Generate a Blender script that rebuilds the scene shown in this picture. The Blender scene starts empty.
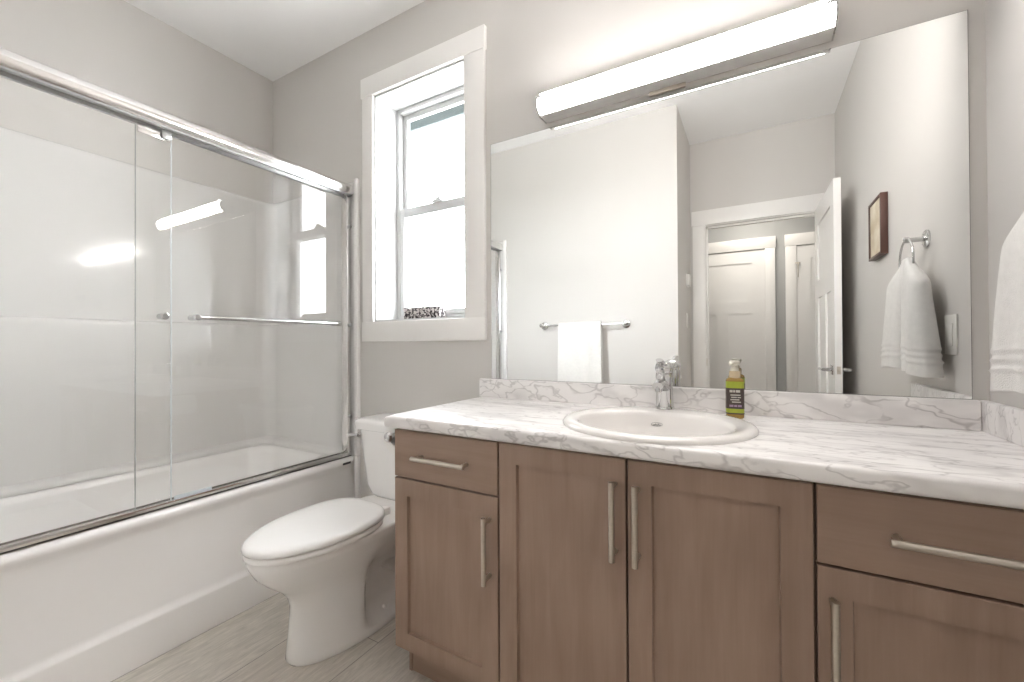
import bpy, bmesh, math, random
from mathutils import Vector, Matrix
random.seed(7)
S = bpy.context.scene
PI = math.pi

# ------------------------------------------------------------------ camera
cam_d = bpy.data.cameras.new('camera')
cam = bpy.data.objects.new('camera', cam_d)
S.collection.objects.link(cam)
S.camera = cam
F = Vector((-0.49553429, 0.86856575, 0.00626901))
R = Vector((0.86855663, 0.49556498, -0.00497367))
U = Vector((0.00742666, -0.00298037, 0.99996798))
M3 = Matrix((R, U, -F)).transposed()
cam.matrix_world = Matrix.Translation((0, 0, 1.0975)) @ M3.to_4x4()
cam_d.sensor_width = 36.0
cam_d.lens = 421.194 * 36.0 / 1024.0
cam_d.clip_start = 0.02

# ------------------------------------------------------------------ sky, exposure
SKY = 7.0
LAMP = 19.0
HALL = 8.0
world = bpy.data.worlds.new('overcast_sky')
S.world = world
world.use_nodes = True
bg = world.node_tree.nodes['Background']
bg.inputs[0].default_value = (0.945, 0.968, 1.0, 1)
bg.inputs[1].default_value = SKY
S.view_settings.view_transform = 'Standard'
S.view_settings.look = 'None'
S.view_settings.exposure = 2.03
S.view_settings.gamma = 1.0
S.view_settings.use_curve_mapping = False
S.cycles.use_denoising = True
S.cycles.max_bounces = 16
S.cycles.diffuse_bounces = 10
S.cycles.glossy_bounces = 8
S.cycles.transparent_max_bounces = 24
S.cycles.sample_clamp_indirect = 12.0
S.cycles.caustics_reflective = False
S.cycles.caustics_refractive = False

# ------------------------------------------------------------------ materials
def new_mat(name):
    m = bpy.data.materials.new(name)
    m.use_nodes = True
    nt = m.node_tree
    return m, nt, nt.nodes['Principled BSDF']

def nd(nt, typ, **kw):
    n = nt.nodes.new(typ)
    for k, v in kw.items():
        setattr(n, k, v)
    return n

def mat(name, col, rough=0.5, metal=0.0, var=0.03, scale=6.0, bump=0.0, bscale=200.0, coat=0.0, spec=0.5, stretch=(1, 1, 1), aniso=0.0):
    m, nt, b = new_mat(name)
    L = nt.links
    tc = nd(nt, 'ShaderNodeTexCoord')
    mp = nd(nt, 'ShaderNodeMapping')
    mp.inputs['Scale'].default_value = stretch
    L.new(tc.outputs['Object'], mp.inputs[0])
    n = nd(nt, 'ShaderNodeTexNoise')
    n.inputs['Scale'].default_value = scale
    n.inputs['Detail'].default_value = 4
    L.new(mp.outputs[0], n.inputs['Vector'])
    r = nd(nt, 'ShaderNodeValToRGB')
    r.color_ramp.elements[0].position = 0.3
    r.color_ramp.elements[1].position = 0.7
    r.color_ramp.elements[0].color = tuple(c * (1 - var) for c in col) + (1,)
    r.color_ramp.elements[1].color = tuple(min(1, c * (1 + var)) for c in col) + (1,)
    L.new(n.outputs['Fac'], r.inputs[0])
    L.new(r.outputs[0], b.inputs['Base Color'])
    b.inputs['Roughness'].default_value = rough
    b.inputs['Metallic'].default_value = metal
    b.inputs['Specular IOR Level'].default_value = spec
    if coat:
        b.inputs['Coat Weight'].default_value = coat
        b.inputs['Coat Roughness'].default_value = 0.04
    if bump:
        n2 = nd(nt, 'ShaderNodeTexNoise')
        n2.inputs['Scale'].default_value = bscale
        n2.inputs['Detail'].default_value = 3
        L.new(mp.outputs[0], n2.inputs['Vector'])
        bp = nd(nt, 'ShaderNodeBump')
        bp.inputs['Strength'].default_value = bump
        bp.inputs['Distance'].default_value = 0.002
        L.new(n2.outputs['Fac'], bp.inputs['Height'])
        L.new(bp.outputs[0], b.inputs['Normal'])
    return m

def glass_mat(name, tint=(0.995, 0.996, 0.993), gain=1.9, base=0.0):
    """clear flat glass: see-through with Fresnel reflection on the front face"""
    m, nt, b = new_mat(name)
    nt.nodes.remove(b)
    L = nt.links
    out = nt.nodes['Material Output']
    tr = nd(nt, 'ShaderNodeBsdfTransparent')
    tr.inputs[0].default_value = tint + (1,)
    gl = nd(nt, 'ShaderNodeBsdfGlossy')
    gl.inputs['Roughness'].default_value = 0.0
    gl.inputs[0].default_value = (1, 1, 1, 1)
    fr = nd(nt, 'ShaderNodeFresnel')
    fr.inputs[0].default_value = 1.5
    geo = nd(nt, 'ShaderNodeNewGeometry')
    inv = nd(nt, 'ShaderNodeMath', operation='SUBTRACT')
    inv.inputs[0].default_value = 1.0
    L.new(geo.outputs['Backfacing'], inv.inputs[1])
    mul = nd(nt, 'ShaderNodeMath', operation='MULTIPLY')
    L.new(fr.outputs[0], mul.inputs[0])
    L.new(inv.outputs[0], mul.inputs[1])
    g = nd(nt, 'ShaderNodeMath', operation='MULTIPLY_ADD', use_clamp=True)
    g.inputs[1].default_value = gain
    g.inputs[2].default_value = base
    L.new(mul.outputs[0], g.inputs[0])
    mx = nd(nt, 'ShaderNodeMixShader')
    L.new(g.outputs[0], mx.inputs[0])
    L.new(tr.outputs[0], mx.inputs[1])
    L.new(gl.outputs[0], mx.inputs[2])
    L.new(mx.outputs[0], out.inputs[0])
    return m

WALLC = (0.632, 0.614, 0.592)
M = {}
M['wall'] = mat('greige_wall_paint', WALLC, 0.55, var=0.012, scale=2.0, bump=0.03, bscale=350)
M['hallwall'] = mat('grey_hall_paint', (0.42, 0.425, 0.42), 0.6, var=0.012, scale=2.0, bump=0.03, bscale=350)
M['ceiling'] = mat('ceiling_paint', (0.90, 0.90, 0.90), 0.85, var=0.012, scale=3.0, bump=0.08, bscale=260)
M['trim'] = mat('white_trim_paint', (0.85, 0.838, 0.82), 0.35, var=0.01)
M['door'] = mat('white_door_paint', (0.85, 0.838, 0.82), 0.35, var=0.01)
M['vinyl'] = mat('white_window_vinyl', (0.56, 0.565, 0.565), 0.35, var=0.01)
M['acrylic'] = mat('white_tub_acrylic', (0.88, 0.868, 0.86), 0.16, var=0.008, scale=3, coat=0.4)
M['surround'] = mat('white_surround_acrylic', (0.735, 0.728, 0.718), 0.12, var=0.008, scale=3, coat=0.4, bump=0.04, bscale=14)
M['ceramic'] = mat('white_toilet_china', (0.90, 0.893, 0.885), 0.09, var=0.006, coat=0.5)
M['seatplastic'] = mat('white_seat_plastic', (0.90, 0.893, 0.885), 0.22, var=0.006)
M['sinkchina'] = mat('ivory_sink_china', (0.84, 0.82, 0.80), 0.1, var=0.006, coat=0.5)
M['chrome'] = mat('polished_chrome', (0.64, 0.64, 0.64), 0.06, 1.0, var=0.01)
M['aluminium'] = mat('polished_aluminium', (0.78, 0.77, 0.76), 0.16, 1.0, var=0.02)
M['darkrail'] = mat('dull_aluminium', (0.42, 0.43, 0.43), 0.35, 0.9, var=0.03)
M['nickel'] = mat('brushed_nickel', (0.62, 0.57, 0.50), 0.30, 1.0, var=0.05, scale=40, stretch=(1, 1, 8))
M['lampmetal'] = mat('pale_lamp_housing', (0.86, 0.84, 0.82), 0.4, 0.0, var=0.01)
M['black'] = mat('dark_rubber', (0.02, 0.02, 0.02), 0.6)
M['towel'] = mat('white_terry', (0.79, 0.78, 0.76), 0.95, var=0.03, scale=60, bump=1.0, bscale=420, spec=0.1)
M['paper'] = mat('toilet_tissue', (0.82, 0.81, 0.79), 0.95, bump=0.3, bscale=300, spec=0.1)
M['switch'] = mat('white_switch_plastic', (0.80, 0.79, 0.76), 0.3, var=0.005)
M['glass'] = glass_mat('clear_shower_glass', gain=1.35)
M['winglass'] = glass_mat('clear_window_glass', gain=1.3)
M['glassedge'] = mat('bluish_glass_edge', (0.70, 0.76, 0.78), 0.12, var=0.02)
M['glassedgedark'] = mat('grey_glass_edge', (0.42, 0.45, 0.44), 0.12, var=0.02)
M['mirror'] = mat('silvered_mirror', (0.90, 0.91, 0.90), 0.0, 1.0, var=0.0)
M['mirroredge'] = mat('mirror_edge', (0.20, 0.20, 0.19), 0.25, var=0.02)
M['framewood'] = mat('dark_frame_wood', (0.085, 0.04, 0.03), 0.4, var=0.3, scale=18, stretch=(1, 1, .15))
M['soffit'] = mat('teal_grey_soffit', (0.03, 0.043, 0.044), 0.7)
M['leaf'] = mat('hedge_leaves', (0.12, 0.14, 0.12), 0.8, var=0.5, scale=8)
M['bounceground'] = mat('pale_bounce_ground', (0.60, 0.59, 0.57), 0.9, var=0.1, scale=4)  # pale so the unseen ground bounces skylight up to the ceiling
M['siding'] = mat('outside_siding', (0.5, 0.5, 0.48), 0.8)

def wood_mat(name, c0, c1, horiz=False):
    m, nt, b = new_mat(name)
    L = nt.links
    tc = nd(nt, 'ShaderNodeTexCoord')
    oi = nd(nt, 'ShaderNodeObjectInfo')
    mp = nd(nt, 'ShaderNodeMapping')
    mp.inputs['Scale'].default_value = (0.9, 6, 7) if horiz else (7, 6, 0.9)
    L.new(tc.outputs['Object'], mp.inputs[0])
    L.new(oi.outputs['Random'], mp.inputs['Location'])
    n = nd(nt, 'ShaderNodeTexNoise')
    n.inputs['Scale'].default_value = 3.0
    n.inputs['Detail'].default_value = 6
    n.inputs['Distortion'].default_value = 0.6
    L.new(mp.outputs[0], n.inputs['Vector'])
    mp2 = nd(nt, 'ShaderNodeMapping')
    mp2.inputs['Scale'].default_value = (3, 60, 90) if horiz else (90, 60, 3)
    L.new(tc.outputs['Object'], mp2.inputs[0])
    n2 = nd(nt, 'ShaderNodeTexNoise')
    n2.inputs['Scale'].default_value = 2.0
    n2.inputs['Detail'].default_value = 3
    L.new(mp2.outputs[0], n2.inputs['Vector'])
    n3 = nd(nt, 'ShaderNodeTexNoise')
    n3.inputs['Scale'].default_value = 4.5
    n3.inputs['Detail'].default_value = 2
    L.new(tc.outputs['Object'], n3.inputs['Vector'])
    a = nd(nt, 'ShaderNodeMath', operation='MULTIPLY_ADD')
    a.inputs[1].default_value = 0.35
    L.new(n2.outputs['Fac'], a.inputs[0])
    L.new(n.outputs['Fac'], a.inputs[2])
    a2 = nd(nt, 'ShaderNodeMath', operation='MULTIPLY_ADD')
    a2.inputs[1].default_value = 0.55
    L.new(n3.outputs['Fac'], a2.inputs[0])
    L.new(a.outputs[0], a2.inputs[2])
    r = nd(nt, 'ShaderNodeValToRGB')
    r.color_ramp.elements[0].position = 0.62
    r.color_ramp.elements[1].position = 1.28
    r.color_ramp.elements[0].color = c0 + (1,)
    r.color_ramp.elements[1].color = c1 + (1,)
    mr = nd(nt, 'ShaderNodeMapRange')
    mr.inputs['From Min'].default_value = 0.5
    mr.inputs['From Max'].default_value = 1.4
    L.new(a2.outputs[0], mr.inputs[0])
    r.color_ramp.elements[0].position = 0.2
    r.color_ramp.elements[1].position = 0.8
    L.new(mr.outputs[0], r.inputs[0])
    L.new(r.outputs[0], b.inputs['Base Color'])
    b.inputs['Roughness'].default_value = 0.38
    bp = nd(nt, 'ShaderNodeBump')
    bp.inputs['Strength'].default_value = 0.06
    bp.inputs['Distance'].default_value = 0.001
    L.new(n2.outputs['Fac'], bp.inputs['Height'])
    L.new(bp.outputs[0], b.inputs['Normal'])
    return m
WC0, WC1 = (0.285, 0.192, 0.141), (0.364, 0.257, 0.195)
M['wood'] = wood_mat('taupe_stained_maple', WC0, WC1)
M['woodh'] = wood_mat('taupe_stained_maple_crosswise', WC0, WC1, True)

def marble_mat():
    m, nt, b = new_mat('white_marble_laminate')
    L = nt.links
    tc = nd(nt, 'ShaderNodeTexCoord')
    rot = nd(nt, 'ShaderNodeMapping')
    rot.inputs['Rotation'].default_value = (0.35, 0.75, 0.30)
    rot.inputs['Scale'].default_value = (0.75, 2.6, 1.5)
    L.new(tc.outputs['Object'], rot.inputs[0])
    def vein(scale, width, strength, off):
        mp = nd(nt, 'ShaderNodeMapping')
        mp.inputs['Location'].default_value = (off, off * 1.7, off * .6)
        L.new(rot.outputs[0], mp.inputs[0])
        n = nd(nt, 'ShaderNodeTexNoise')
        n.inputs['Scale'].default_value = scale
        n.inputs['Detail'].default_value = 3.5
        n.inputs['Roughness'].default_value = 0.45
        n.inputs['Distortion'].default_value = 0.15
        L.new(mp.outputs[0], n.inputs['Vector'])
        s = nd(nt, 'ShaderNodeMath', operation='SUBTRACT')
        s.inputs[1].default_value = 0.5
        L.new(n.outputs['Fac'], s.inputs[0])
        ab = nd(nt, 'ShaderNodeMath', operation='ABSOLUTE')
        L.new(s.outputs[0], ab.inputs[0])
        mr = nd(nt, 'ShaderNodeMapRange')
        mr.interpolation_type = 'SMOOTHSTEP'
        mr.inputs['From Min'].default_value = 0.0
        mr.inputs['From Max'].default_value = width
        mr.inputs['To Min'].default_value = strength
        mr.inputs['To Max'].default_value = 0.0
        L.new(ab.outputs[0], mr.inputs[0])
        # veins come and go
        n2 = nd(nt, 'ShaderNodeTexNoise')
        n2.inputs['Scale'].default_value = scale * 0.9
        n2.inputs['Detail'].default_value = 2
        L.new(mp.outputs[0], n2.inputs['Vector'])
        mr2 = nd(nt, 'ShaderNodeMapRange')
        mr2.interpolation_type = 'SMOOTHSTEP'
        mr2.inputs['From Min'].default_value = 0.30
        mr2.inputs['From Max'].default_value = 0.50
        L.new(n2.outputs['Fac'], mr2.inputs[0])
        mu = nd(nt, 'ShaderNodeMath', operation='MULTIPLY')
        L.new(mr.outputs[0], mu.inputs[0])
        L.new(mr2.outputs[0], mu.inputs[1])
        return mu
    v1 = vein(4.4, 0.012, 0.50, 0.0)
    v2 = vein(10.0, 0.022, 0.45, 3.1)
    v3 = vein(4.2, 0.08, 0.32, 7.7)
    a = nd(nt, 'ShaderNodeMath', operation='MAXIMUM')
    L.new(v1.outputs[0], a.inputs[0]); L.new(v2.outputs[0], a.inputs[1])
    a2 = nd(nt, 'ShaderNodeMath', operation='ADD', use_clamp=True)
    L.new(a.outputs[0], a2.inputs[0]); L.new(v3.outputs[0], a2.inputs[1])
    mx = nd(nt, 'ShaderNodeMix', data_type='RGBA')
    mx.inputs['A'].default_value = (0.89, 0.873, 0.865, 1)
    mx.inputs['B'].default_value = (0.38, 0.355, 0.355, 1)
    L.new(a2.outputs[0], mx.inputs['Factor'])
    L.new(mx.outputs['Result'], b.inputs['Base Color'])
    b.inputs['Roughness'].default_value = 0.3
    return m
M['marble'] = marble_mat()

def floor_mat():
    m, nt, b = new_mat('wood_look_plank_tile')
    L = nt.links
    tc = nd(nt, 'ShaderNodeTexCoord')
    # brick rows run across x; planks lie along y, so turn the coordinates a quarter
    mp = nd(nt, 'ShaderNodeMapping')
    mp.inputs['Rotation'].default_value = (0, 0, PI / 2)
    mp.inputs['Location'].default_value = (0.373, 1.515, 0)
    L.new(tc.outputs['Object'], mp.inputs[0])
    br = nd(nt, 'ShaderNodeTexBrick')
    br.offset = 0.6
    br.inputs['Scale'].default_value = 1.0
    br.inputs['Brick Width'].default_value = 1.22
    br.inputs['Row Height'].default_value = 0.312
    br.inputs['Mortar Size'].default_value = 0.0016
    br.inputs['Mortar Smooth'].default_value = 0.1
    br.inputs['Bias'].default_value = 0.0
    br.inputs['Color1'].default_value = (0.55, 0.51, 0.46, 1)
    br.inputs['Color2'].default_value = (0.64, 0.605, 0.55, 1)
    br.inputs['Mortar'].default_value = (0.27, 0.25, 0.23, 1)
    L.new(mp.outputs[0], br.inputs['Vector'])
    mp2 = nd(nt, 'ShaderNodeMapping')
    mp2.inputs['Scale'].default_value = (42, 5, 1)
    L.new(tc.outputs['Object'], mp2.inputs[0])
    n = nd(nt, 'ShaderNodeTexNoise')
    n.inputs['Scale'].default_value = 1.6
    n.inputs['Detail'].default_value = 8
    n.inputs['Roughness'].default_value = 0.7
    n.inputs['Distortion'].default_value = 1.2
    L.new(mp2.outputs[0], n.inputs['Vector'])
    mr = nd(nt, 'ShaderNodeMapRange')
    mr.inputs['From Min'].default_value = 0.28
    mr.inputs['From Max'].default_value = 0.72
    mr.inputs['To Min'].default_value = 0.74
    mr.inputs['To Max'].default_value = 1.22
    L.new(n.outputs['Fac'], mr.inputs[0])
    mul = nd(nt, 'ShaderNodeMix', data_type='RGBA', blend_type='MULTIPLY')
    mul.inputs['Factor'].default_value = 1.0
    L.new(br.outputs['Color'], mul.inputs['A'])
    L.new(mr.outputs[0], mul.inputs['B'])
    L.new(mul.outputs['Result'], b.inputs['Base Color'])
    b.inputs['Roughness'].default_value = 0.42
    bp = nd(nt, 'ShaderNodeBump')
    bp.inputs['Strength'].default_value = 0.25
    bp.inputs['Distance'].default_value = 0.001
    sub = nd(nt, 'ShaderNodeMath', operation='SUBTRACT')
    L.new(n.outputs['Fac'], sub.inputs[0])
    L.new(br.outputs['Fac'], sub.inputs[1])
    L.new(sub.outputs[0], bp.inputs['Height'])
    L.new(bp.outputs[0], b.inputs['Normal'])
    return m
M['floor'] = floor_mat()

def emit_mat(name, col, strength, base=(0.9, 0.9, 0.88)):
    m, nt, b = new_mat(name)
    b.inputs['Base Color'].default_value = base + (1,)
    b.inputs['Roughness'].default_value = 0.25
    b.inputs['Emission Color'].default_value = col + (1,)
    b.inputs['Emission Strength'].default_value = strength
    return m
M['diffuser'] = emit_mat('lit_white_acrylic', (1.0, 0.962, 0.935), LAMP)
M['halldiffuser'] = emit_mat('unseen_hall_lamp_glow', (1.0, 0.93, 0.85), HALL)  # glow of the added hall lamp, out of view

def damask_mat():
    m, nt, b = new_mat('damask_print')
    L = nt.links
    tc = nd(nt, 'ShaderNodeTexCoord')
    v = nd(nt, 'ShaderNodeTexNoise')
    v.inputs['Scale'].default_value = 75
    v.inputs['Detail'].default_value = 1.5
    v.inputs['Distortion'].default_value = 1.5
    L.new(tc.outputs['Object'], v.inputs['Vector'])
    w = nd(nt, 'ShaderNodeTexWave', wave_type='BANDS')
    w.inputs['Scale'].default_value = 13
    w.inputs['Distortion'].default_value = 1.0
    L.new(tc.outputs['Object'], w.inputs['Vector'])
    mu = nd(nt, 'ShaderNodeMath', operation='MULTIPLY_ADD')
    L.new(w.outputs['Fac'], mu.inputs[0])
    mu.inputs[1].default_value = 0.10
    L.new(v.outputs['Fac'], mu.inputs[2])
    r = nd(nt, 'ShaderNodeValToRGB')
    r.color_ramp.interpolation = 'CONSTANT'
    r.color_ramp.elements[0].color = (0.03, 0.02, 0.025, 1)
    r.color_ramp.elements[1].position = 0.55
    r.color_ramp.elements[1].color = (0.62, 0.58, 0.56, 1)
    L.new(mu.outputs[0], r.inputs[0])
    L.new(r.outputs[0], b.inputs['Base Color'])
    b.inputs['Roughness'].default_value = 0.7
    return m
M['damask'] = damask_mat()

def liquid_mat():
    m, nt, b = new_mat('amber_soap_in_clear_plastic')
    b.inputs['Base Color'].default_value = (0.62, 0.40, 0.12, 1)
    b.inputs['Roughness'].default_value = 0.12
    b.inputs['Transmission Weight'].default_value = 0.35
    b.inputs['IOR'].default_value = 1.4
    return m
M['amber'] = liquid_mat()
M['lime'] = mat('lime_label', (0.42, 0.49, 0.05), 0.4, var=0.06, scale=80)
M['labeldark'] = mat('dark_brown_label', (0.075, 0.055, 0.05), 0.4)
M['labelink'] = mat('pale_label_lettering', (0.62, 0.60, 0.55), 0.5)
M['labelmauve'] = mat('mauve_label_lettering', (0.40, 0.28, 0.42), 0.5)
M['pump'] = mat('ivory_pump_plastic', (0.78, 0.75, 0.66), 0.35)
M['collar'] = mat('translucent_neck', (0.62, 0.50, 0.34), 0.25)
M['mark'] = mat('grey_print', (0.12, 0.12, 0.12), 0.4)
M['badge'] = mat('dark_badge', (0.05, 0.05, 0.055), 0.35, 0.5)
def print_mat():
    m, nt, b = new_mat('beige_art_print')
    L = nt.links
    tc = nd(nt, 'ShaderNodeTexCoord')
    n = nd(nt, 'ShaderNodeTexNoise')
    n.inputs['Scale'].default_value = 9
    n.inputs['Detail'].default_value = 5
    L.new(tc.outputs['Object'], n.inputs['Vector'])
    r = nd(nt, 'ShaderNodeValToRGB')
    r.color_ramp.elements[0].position = 0.35
    r.color_ramp.elements[0].color = (0.52, 0.43, 0.30, 1)
    r.color_ramp.elements[1].position = 0.6
    r.color_ramp.elements[1].color = (0.72, 0.66, 0.54, 1)
    L.new(n.outputs['Fac'], r.inputs[0])
    L.new(r.outputs[0], b.inputs['Base Color'])
    b.inputs['Roughness'].default_value = 0.5
    return m
M['print'] = print_mat()

# ------------------------------------------------------------------ mesh helpers
def add_box(bm, x0, x1, y0, y1, z0, z1, bev=0.0, seg=2):
    t = bmesh.new()
    bmesh.ops.create_cube(t, size=1.0)
    for v in t.verts:
        v.co = Vector(((x0 + x1) / 2 + v.co.x * (x1 - x0), (y0 + y1) / 2 + v.co.y * (y1 - y0), (z0 + z1) / 2 + v.co.z * (z1 - z0)))
    if bev:
        bmesh.ops.bevel(t, geom=t.edges[:], offset=bev, segments=seg, affect='EDGES', profile=0.5)
    merge(bm, t)

def merge(bm, t):
    me = bpy.data.meshes.new('tmp')
    t.to_mesh(me)
    t.free()
    bm.from_mesh(me)
    bpy.data.meshes.remove(me)

def box(*a, **k):
    bm = bmesh.new()
    add_box(bm, *a, **k)
    return bm

def loft(bm, rings, closed=True, cap0=True, cap1=True):
    vr = [[bm.verts.new(p) for p in r] for r in rings]
    n = len(vr[0])
    for a, b in zip(vr[:-1], vr[1:]):
        for i in range(n if closed else n - 1):
            j = (i + 1) % n
            try:
                bm.faces.new((a[i], a[j], b[j], b[i]))
            except ValueError:
                pass
    if cap0: bm.faces.new(list(reversed(vr[0])))
    if cap1: bm.faces.new(vr[-1])
    return vr

def add_tube(bm, pts, r, n=14, closed=False, caps=True, flat=(1, 1)):
    pts = [Vector(p) for p in pts]
    rad = r if isinstance(r, (list, tuple)) else [r] * len(pts)
    t0 = (pts[1] - pts[0]).normalized()
    ref = Vector((0, 0, 1)) if abs(t0.z) < 0.9 else Vector((1, 0, 0))
    nrm = (ref - t0 * ref.dot(t0)).normalized()
    rings = []
    N = len(pts)
    for i, p in enumerate(pts):
        a = pts[(i - 1) % N] if (closed or i > 0) else p
        b = pts[(i + 1) % N] if (closed or i < N - 1) else p
        t = (b - a).normalized()
        nrm = (nrm - t * nrm.dot(t)).normalized()
        bi = t.cross(nrm)
        rings.append([p + (nrm * math.cos(2 * PI * k / n) * flat[0] + bi * math.sin(2 * PI * k / n) * flat[1]) * rad[i] for k in range(n)])
    if closed: rings.append(rings[0])
    t = bmesh.new()
    loft(t, rings, True, caps and not closed, caps and not closed)
    if closed: bmesh.ops.remove_doubles(t, verts=t.verts[:], dist=1e-6)
    merge(bm, t)

def add_lathe(bm, prof, origin, axis='z', n=32, sx=1.0, sy=1.0):
    """prof: list of (radius, height) along the axis"""
    o = Vector(origin)
    rings = []
    for r, h in prof:
        ring = []
        for k in range(n):
            c, s = math.cos(2 * PI * k / n) * r * sx, math.sin(2 * PI * k / n) * r * sy
            if axis == 'z': v = Vector((c, s, h))
            elif axis == 'x': v = Vector((h, c, s))
            else: v = Vector((s, h, c))
            ring.append(o + v)
        rings.append(ring)
    t = bmesh.new()
    loft(t, rings)
    merge(bm, t)

def rrect(x0, x1, y0, y1, r, z, seg=6):
    pts = []
    r = max(r, 1e-4)
    for cx, cy, a0 in ((x1 - r, y1 - r, 0), (x0 + r, y1 - r, PI / 2), (x0 + r, y0 + r, PI), (x1 - r, y0 + r, 1.5 * PI)):
        for k in range(seg + 1):
            a = a0 + PI / 2 * k / seg
            pts.append((cx + r * math.cos(a), cy + r * math.sin(a), z))
    return pts

def world_loc(o):
    v = Vector((0, 0, 0))
    while o is not None:
        v += Vector(o.location)
        o = o.parent
    return v

def obj(name, bm, m, parent=None, origin=None, sharp=35, rot=None):
    if parent is not None and origin is None:
        off = world_loc(parent)
    else:
        off = Vector(origin) if origin else Vector((0, 0, 0))
    bmesh.ops.recalc_face_normals(bm, faces=bm.faces[:])
    if off.length:
        bmesh.ops.translate(bm, verts=bm.verts[:], vec=-off)
    me = bpy.data.meshes.new(name)
    bm.to_mesh(me)
    bm.free()
    for p in me.polygons: p.use_smooth = True
    me.set_sharp_from_angle(angle=math.radians(sharp))
    me.materials.append(M[m] if isinstance(m, str) else m)
    o = bpy.data.objects.new(name, me)
    S.collection.objects.link(o)
    if parent is not None:
        o.parent = parent
    else:
        o.location = off
    return o

def thing(name, label, cat, loc, group=None, kind=None):
    o = bpy.data.objects.new(name, None)
    o.empty_display_size = 0.05
    S.collection.objects.link(o)
    o.location = loc
    tag(o, label, cat, group, kind)
    return o

def tag(o, label, cat, group=None, kind=None):
    o['label'] = label
    o['category'] = cat
    if group: o['group'] = group
    if kind: o['kind'] = kind
    return o

def struct(o, label, cat):
    return tag(o, label, cat, None, 'structure')

# ------------------------------------------------------------------ room dimensions (metres)
XL, XR = -2.588, 0.526            # left and right walls
YB = 1.54                         # window / mirror wall
YT = -0.014                       # wall at the foot of the tub, with the towel bar
XA = -0.442                       # side of the entry alcove
YD = -0.703                       # wall with the entry door
ZC = 2.741
HB, HF = -1.90, -0.815            # hall, far and near walls
HX0, HX1 = -1.5, 1.5
T = 0.12

# ------------------------------------------------------------------ shell
bm = bmesh.new()
add_box(bm, XL - T, XR + T, YT, YB + 0.2, -0.06, 0)
add_box(bm, XA - T, XR + T, HF, YT, -0.06, 0)
add_box(bm, HX0, HX1, HB - T, HF, -0.06, 0)
struct(obj('floor', bm, 'floor'), 'grey beige wood-look plank floor running through to the hall', 'floor')
bm = bmesh.new()
add_box(bm, XL - T, XR + T, YT - T, YB + 0.2, ZC, ZC + .06)
add_box(bm, XA - T, XR + T, HF, YT - T, ZC, ZC + .06)
struct(obj('ceiling', bm, 'ceiling'), 'flat white bathroom ceiling', 'ceiling')
bm = box(HX0, HX1, HB - T, HF, 2.5, 2.56)
struct(obj('ceiling_hall', bm, 'ceiling'), 'flat white ceiling of the hall outside the door', 'ceiling')

WX0, WX1, WZ0, WZ1 = -1.694, -1.106, 1.210, 2.385   # window opening
bm = bmesh.new()
add_box(bm, XL - T, WX0, YB, YB + 0.2, 0, ZC)
add_box(bm, WX1, XR + T, YB, YB + 0.2, 0, ZC)
add_box(bm, WX0, WX1, YB, YB + 0.2, 0, WZ0)
add_box(bm, WX0, WX1, YB, YB + 0.2, WZ1, ZC)
struct(obj('wall_back', bm, 'wall'), 'greige wall holding the window and the mirror', 'wall')
struct(obj('wall_left', box(XL - T, XL, YT - T, YB, 0, ZC), 'wall'), 'greige wall above the tub surround', 'wall')
struct(obj('wall_right', box(XR, XR + T, YD - .112, YB, 0, ZC), 'wall'), 'greige wall with picture, towel ring and switch', 'wall')
struct(obj('wall_front', box(XL - T, XA, YT - T, YT, 0, ZC), 'wall'), 'pale wall behind the towel bar seen in the mirror', 'wall')
struct(obj('wall_alcove', box(XA - T, XA, HF, YT - T, 0, ZC), 'wall'), 'narrow wall beside the door with thermostat and switch', 'wall')
OX0, OX1, OZ = -0.325, 0.420, 2.05                   # entry door opening
bm = bmesh.new()
add_box(bm, XA, OX0 - .02, HF, YD, 0, ZC)
add_box(bm, OX1 + .02, XR, HF, YD, 0, ZC)
add_box(bm, OX0 - .02, OX1 + .02, HF, YD, OZ + .02, ZC)
struct(obj('wall_entry', bm, 'wall'), 'greige wall around the entry door opening', 'wall')
# hall shell
struct(obj('wall_hall_far', box(HX0, HX1, HB - T, HB, 0, 2.5), 'hallwall'), 'grey hall wall behind the white doors', 'wall')
bm = bmesh.new()
add_box(bm, HX0, XA - T, HF, HF + T, 0, 2.5)
add_box(bm, XR + T, HX1, HF, HF + T, 0, 2.5)
struct(obj('wall_hall_near', bm, 'hallwall'), 'grey hall wall either side of the bathroom', 'wall')
bm = bmesh.new()
add_box(bm, HX0 - T, HX0, HB - T, HF + T, 0, 2.5)
add_box(bm, HX1, HX1 + T, HB - T, HF + T, 0, 2.5)
struct(obj('wall_hall_ends', bm, 'hallwall'), 'grey end walls of the hall', 'wall')

# baseboards
struct(obj('baseboard_back', box(-1.80, -1.0, YB - .014, YB, 0, .11, bev=.003), 'trim'), 'white baseboard behind the toilet', 'baseboard')
struct(obj('baseboard_front', box(-1.80, XA, YT, YT + .014, 0, .11, bev=.003), 'trim'), 'white baseboard under the towel bar', 'baseboard')
struct(obj('baseboard_alcove', box(XA, XA + .014, YD + .02, YT, 0, .11, bev=.003), 'trim'), 'white baseboard on the alcove side', 'baseboard')
struct(obj('baseboard_right', box(XR - .014, XR, YD + .02, 1.0, 0, .11, bev=.003), 'trim'), 'white baseboard under the picture wall', 'baseboard')

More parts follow.
